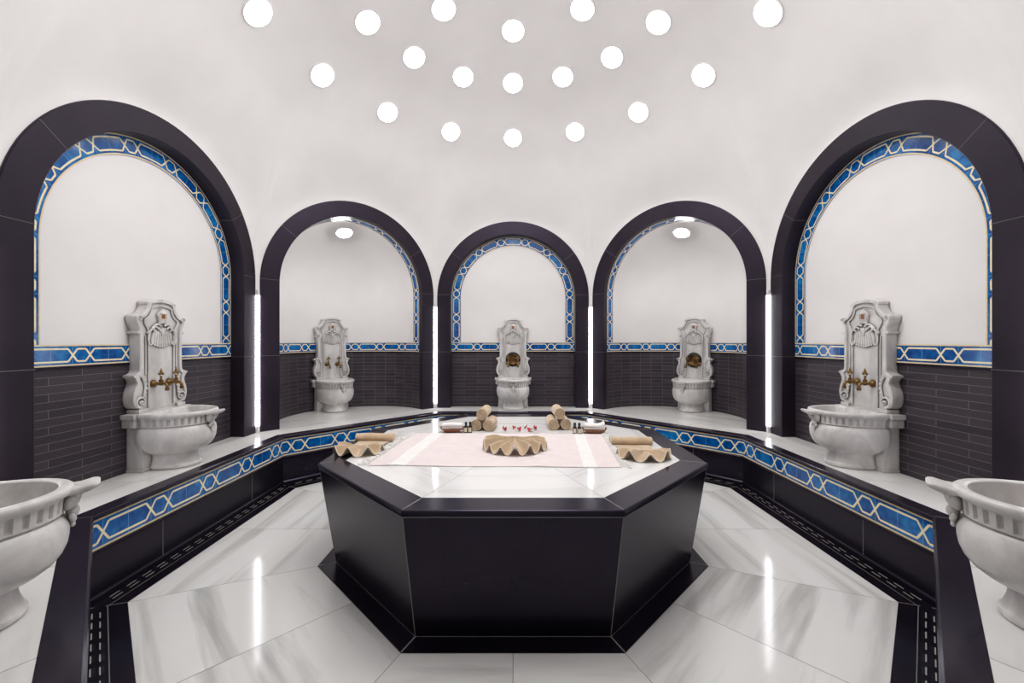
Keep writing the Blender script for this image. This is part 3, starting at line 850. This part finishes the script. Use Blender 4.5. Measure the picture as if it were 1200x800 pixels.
for e in (0, 1):
    mb = MB(); n = 34
    for k in range(n):
        b = (k + .5) / n; p = tpos(e, b); sg = -1 if e == 0 else 1
        ln = rw.uniform(.045, .07); ang = rw.uniform(-.5, .5); d = Vector((sg * cos(ang), sin(ang), 0))
        q = [p, p + d * ln * .35 + Vector((0, 0, .006)), p + d * ln * .7 + Vector((0, 0, -.001)), Vector((p.x + d.x * ln, p.y + d.y * ln, .004))]
        mb.tube(q, [.003, .0045, .003, .0045], M['white'], 6)
        mb.ball(q[1], (.0055, .0055, .005), M['white'], 6, 4)
    f = mb.build('fringe', root, 60); f['label'] = 'white knotted fringe'

def fan_mb(mb, R, a0, a1, npl, hc, hr, cx=0, cy=0, seed=0, ry=1.0):
    rr = random.Random(seed); amp = [rr.uniform(.8, 1.15) for _ in range(npl + 2)]; rad = [rr.uniform(.92, 1.06) for _ in range(npl + 2)]
    nu, nv = npl * 14, 16
    def fn(a, b):
        x = a * npl; k = int(min(x, npl - 1e-6)); ph = x - k
        w = (.5 - .5 * cos(2 * pi * ph)) ** 1.25
        A = amp[k]; r = R * (rad[k] * w + (1 - w) * 1.0) * b
        th = a0 + (a1 - a0) * a
        edge = hr * A * w * (.25 + .75 * min(1, b * 1.3))
        z = .004 + hc * (1 - b) ** 1.15 + edge * (.45 + .55 * min(1, b * 1.6))
        z = max(.004, z)
        th2 = th + .25 * (a1 - a0) / npl * sin(2 * pi * ph) * b * .12
        return Vector((cx + r * cos(th2), cy + r * sin(th2) * ry, z))
    mb.grid(lambda a, b: fn(a, .02 + .98 * b), nu, nv, M['beige'])
    mb.grid(lambda a, b: fn(a, .04 + .955 * b) - Vector((0, 0, .0035)), nu, nv, M['beige'])
    mb.tube([fn(i / nu, 1.0) for i in range(nu + 1)], .0036, M['hem'], 6)

root = thing('fan_folded_towel', 'beige towel pleated into a wide fan in the middle of the pink towel', 'towel', (.012, -.155, TZ + .007), 0, 'beige fan-folded towels')
mb = MB(); fan_mb(mb, .205, radians(-205), radians(25), 9, .066, .056, seed=2, ry=.92); mb.build('pleated_fan', root, 80)

def roll_bar(mb, x0, x1, y, r, z0, m, wob=.004, seed=1, skew=0.0):
    rr = random.Random(seed); R = []
    n = 22
    for i in range(n + 1):
        t = i / n; x = x0 + (x1 - x0) * t
        R.append([(x, y + skew * t + r * 1.25 * cos(2 * pi * k / 20) + wob * sin(7 * t + seed), z0 + r + r * (1 + .06 * sin(9 * t + seed)) * sin(2 * pi * k / 20)) for k in range(20)])
    mb.rings(R, m)
def side_towel(name, label, apex, rfan, a0, a1, npl, roll, seed, hr):
    root = thing(name, label, 'towel', (apex[0], apex[1], TZ), 0, 'beige fan-folded towels')
    mb = MB(); fan_mb(mb, rfan, a0, a1, npl, .030, hr, seed=seed, ry=.85); mb.build('pleated_fan', root, 80)
    mb = MB(); x0, x1, y, r, sk = roll
    roll_bar(mb, x0 - apex[0], x1 - apex[0], y - apex[1], r, 0, M['beige'], seed=seed, skew=sk)
    # tail of cloth running from the roll to the pleats
    def tl(a, b):
        xx = (x0 + .02 + (x1 - x0 - .04) * a - apex[0]) * (1 - b) + (-.085 + .17 * a) * b
        yy = (y - .02 + sk * a - apex[1]) * (1 - b) + .01 * b
        return (xx, yy, .007 + .020 * b * b + .006 * sin(3 * pi * a) * sin(pi * b) ** 2)
    mb.grid(tl, 20, 10, M['beige']); mb.grid(lambda a, b: (tl(a, b)[0], tl(a, b)[1], tl(a, b)[2] - .004), 20, 10, M['beige'])
    # end curl of the roll
    for xe in (x0 - apex[0], ):
        sp = []
        for i in range(30):
            t = i / 29 * 2.2 * 2 * pi; q = r * (1 - .75 * i / 29)
            sp.append((xe - .001, y - apex[1] + q * 1.2 * cos(t), r + q * sin(t)))
        mb.tube(sp, .003, M['hem'], 5)
    mb.build('rolled_end', root, 70)
side_towel('fan_folded_towel', 'beige towel with pleated fan and rolled end at the table\'s left corner', (-.955, -.225), .150, radians(-215), radians(10), 5, (-1.085, -.825, .055, .027, .0), 5, .050)
side_towel('fan_folded_towel', 'beige towel with bow-like pleats and rolled end at the table\'s right corner', (.785, -.325), .160, radians(-200), radians(20), 5, (.655, .925, -.045, .027, -.01), 8, .052)

# rolled towels
def roll_proto():
    r1, th = .0475, .0105; turns = 3.9; n = 150; L_ = .21
    c = []
    for i in range(n + 1):
        t = i / n; a = turns * 2 * pi * t; r = .006 + (r1 - .006) * t; c.append((r, a))
    mb = MB()
    inner = [((r - th * .72) * cos(a), (r - th * .72) * sin(a)) if r > th * .5 else (.001 * cos(a), .001 * sin(a)) for r, a in c]; outer = [(r * cos(a), r * sin(a)) for r, a in c]
    sec = outer + inner[::-1]
    def R(y, s): return [(x * s, y, z * s) for x, z in sec]
    mb.rings([R(.004, .985), R(0, 1.0)] if False else [R(0.0, .975), R(.006, 1.0), R(L_ - .006, 1.0), R(L_, .975)], M['beige'], False, False)
    k = len(sec); ni = n + 1
    for yy, s in ((0.0, .975), (L_, .975)):
        for i in range(n):
            mb.poly([(outer[i][0] * s, yy, outer[i][1] * s), (outer[i + 1][0] * s, yy, outer[i + 1][1] * s), (inner[i + 1][0] * s, yy, inner[i + 1][1] * s), (inner[i][0] * s, yy, inner[i][1] * s)], M['beige'])
    # added drum in dark colour, painted shade for the gaps between turns
    mb.rings([[(q * cos(2 * pi * j / 24), y, q * sin(2 * pi * j / 24)) for j in range(24)] for q, y in ((.0350, .010), (.0350, L_ - .010))], M['gap_shade'])
    return mb
r0 = None; RR = .0475
for st, cx, cy, rz, nm in (('left', -.239, .36, radians(-7), 'left'), ('right', .367, .395, radians(2), 'right')):
    for (dx, dz, w) in ((-.0485, 0, 'bottom left roll'), (.0485, 0, 'bottom right roll'), (0, .0835, 'top roll')):
        if r0 is None:
            o = roll_proto().build('rolled_towel', None, 50); r0 = o
        else: o = r0.copy(); COL.objects.link(o)
        o.location = (cx + dx * cos(rz), cy + dx * sin(rz), TZ + RR + dz); o.rotation_euler = (0, random.uniform(0, 1.0) if dz else random.uniform(-.6, .6), rz)
        tag(o, 'beige rolled towel, %s of the %s-hand pyramid of three' % (w, nm), 'towel', 'rolled towels in pyramids')

# wooden bowls with white cloths
def bowl_mb():
    mb = MB(); R = []
    for f, z, ly in ((.62, 0, 1), (.66, .003, 1), (.82, .012, 1), (.94, .024, 1), (1.0, .034, 1), (.985, .0355, 1), (.95, .034, 1), (.88, .024, 1), (.76, .014, 1), (.55, .009, 1), (.05, .008, 1)):
        R.append([(.096 * f * math.copysign(abs(cos(2 * pi * k / 40)) ** .8, cos(2 * pi * k / 40)), .062 * f * math.copysign(abs(sin(2 * pi * k / 40)) ** .8, sin(2 * pi * k / 40)), z + (.007 * abs(cos(2 * pi * k / 40)) ** 4 if z > .02 else 0)) for k in range(40)])
    mb.rings(R, M['wood'])
    return mb
def cloth_mb(curl):
    mb = MB()
    for lay in range(3):
        z0 = .012 + lay * .018
        def rg(x):
            t = x / .080; up = curl * max(0, t) ** 3 * .022 + curl * .006 * t * t
            return [(x * (1 - .012 * lay), y, z0 + z + up + .0015 * sin(40 * x + lay)) for y, z in ((-.042, .004), (-.044, .008), (-.040, .0175), (.040, .0175), (.044, .008), (.042, .004), (.036, .0), (-.036, .0))]
        mb.rings([rg(-.076 + .152 * i / 18) for i in range(19)], M['white'])
    return mb
for nm, x, y, rz, cu in (('left', -.462, .335, radians(2), 0.0), ('right', .612, .300, radians(-6), 1.0)):
    o = bowl_mb().build('wooden_bowl', None, 50, loc=(x, y, TZ), rz=rz)
    tag(o, 'shallow brown wooden bowl beside the %s-hand pair of small bottles' % nm, 'bowl', 'wooden bowls')
    o = cloth_mb(cu).build('folded_cloth', None, 50, loc=(x, y, TZ), rz=rz)
    tag(o, 'folded white cloth lying in the %s-hand wooden bowl' % nm, 'cloth', 'white cloths in bowls')

# small bottles
b0 = None
for x, y, lab in ((-.3555, .302, 'left one of the small black bottles beside the left bowl'), (-.3245, .308, 'right one of the small black bottles beside the left bowl'),
                  (.462, .272, 'left one of the small black bottles beside the right bowl'), (.4945, .262, 'right one of the small black bottles beside the right bowl')):
    if b0 is None:
        root = thing('small_bottle', 'x', 'bottle')
        mb = MB(); mb.lathe([(.0125, 0), (.0138, .002), (.0138, .046), (.0125, .050), (.007, .054), (.006, .058)], M['bottle'], 24); mb.build('bottle_body', root, 40)
        mb = MB(); mb.lathe([(.0085, .056), (.0088, .058), (.0088, .075), (.0078, .077)], M['bottle'], 20); mb.build('cap', root, 40)
        mb = MB(); mb.grid(lambda a, b: (.0141 * sin((a - .5) * 1.5), -.0141 * cos((a - .5) * 1.5), .009 + b * .030), 10, 1, M['label']); lb = mb.build('paper_label', root, 60); lb['label'] = 'cream paper label'
        b0 = root
    else: root = copy_tree(b0)
    root.location = (x, y, TZ); root.rotation_euler = (0, 0, random.uniform(-.2, .2)); root.scale = (1.08, 1.08, 1.08)
    tag(root, lab, 'bottle', 'small black bottles')

# rose petals
def petal(sz, curl, mt):
    mb = MB()
    def fn(a, b, o=0.0):
        th = (a - .5) * 2.4; r = sz * b
        return (r * sin(th) * .8, r * cos(th) - sz * .4, .0025 + o + curl * sz * (b * b * (.5 + .9 * abs(sin(th))) ))
    mb.grid(fn, 10, 6, mt); mb.grid(lambda a, b: fn(a, b, .0012), 10, 6, M['red'])
    return mb
for px, sz, cu, rz, mt, pos in ((591.8, .024, .9, 2.2, 'red', 'leftmost'), (602.3, .022, .7, -1.0, 'red', 'second from left'), (608.6, .024, .8, .9, 'red', 'third from left'), (615.2, .021, 1.0, 2.9, 'red', 'third from right'),
                               (620.6, .027, .6, -.8, 'red', 'second from right'), (627.6, .021, .9, 1.9, 'red', 'rightmost')):
    pyy = {591.8: 505.2, 602.3: 503.2, 608.6: 505.3, 615.2: 502.4, 620.6: 505.6, 627.6: 503.6}[px]
    z = (CAM_Z - TAB_Z) * F_PX / (pyy - 398.7); x = (px - 601.2) / F_PX * z
    o = petal(sz * 1.25, cu, M[mt]).build('rose_petal', None, 60, loc=(x, z + CAM_Y, TZ), rz=rz)
    tag(o, 'red petal on the marble behind the central fan towel, %s of six' % pos, 'petal', 'red petals on the table')

# ------------------------------------------------------------------ camera, added fill lights, world
cam = bpy.data.cameras.new('camera'); co = bpy.data.objects.new('camera', cam); COL.objects.link(co)
cam.sensor_width = 36; cam.lens = F_PX / 1200 * 36; cam.shift_x = -1.2 / 1200; cam.shift_y = -1.3 / 1200; cam.clip_start = .02
co.location = (0, CAM_Y, CAM_Z); co.rotation_euler = (pi / 2, 0, 0)
bpy.context.scene.camera = co

def area(name, loc, rot, size, power, col=(1, 1, 1)):
    l = bpy.data.lights.new(name, 'AREA'); l.shape = 'DISK'; l.size = size; l.energy = power; l.color = col
    o = bpy.data.objects.new(name, l); COL.objects.link(o); o.location = loc; o.rotation_euler = rot; return o
area('apex_fill', (0, -.3, 3.75), (0, 0, 0), 1.6, 52)  # added ambient fill below the apex, no fixture hangs there
area('uplight_fill', (0, -.2, 2.05), (pi, 0, 0), 2.4, 8)  # added upward fill in mid-air, brightens the dome
def point(name, loc, r, power):
    l = bpy.data.lights.new(name, 'POINT'); l.energy = power; l.shadow_soft_size = r
    o = bpy.data.objects.new(name, l); COL.objects.link(o); o.location = loc; return o
w = bpy.data.worlds.new('world'); bpy.context.scene.world = w; w.use_nodes = True
w.node_tree.nodes['Background'].inputs['Color'].default_value = (1, .98, .97, 1); w.node_tree.nodes['Background'].inputs['Strength'].default_value = .28
sc = bpy.context.scene
sc.view_settings.view_transform = 'Standard'; sc.view_settings.look = 'None'; sc.view_settings.exposure = 0; sc.view_settings.gamma = 1
sc.cycles.max_bounces = 10; sc.cycles.diffuse_bounces = 6; sc.cycles.glossy_bounces = 4; sc.cycles.caustics_reflective = False; sc.cycles.caustics_refractive = False
sc.cycles.sample_clamp_indirect = 6.0
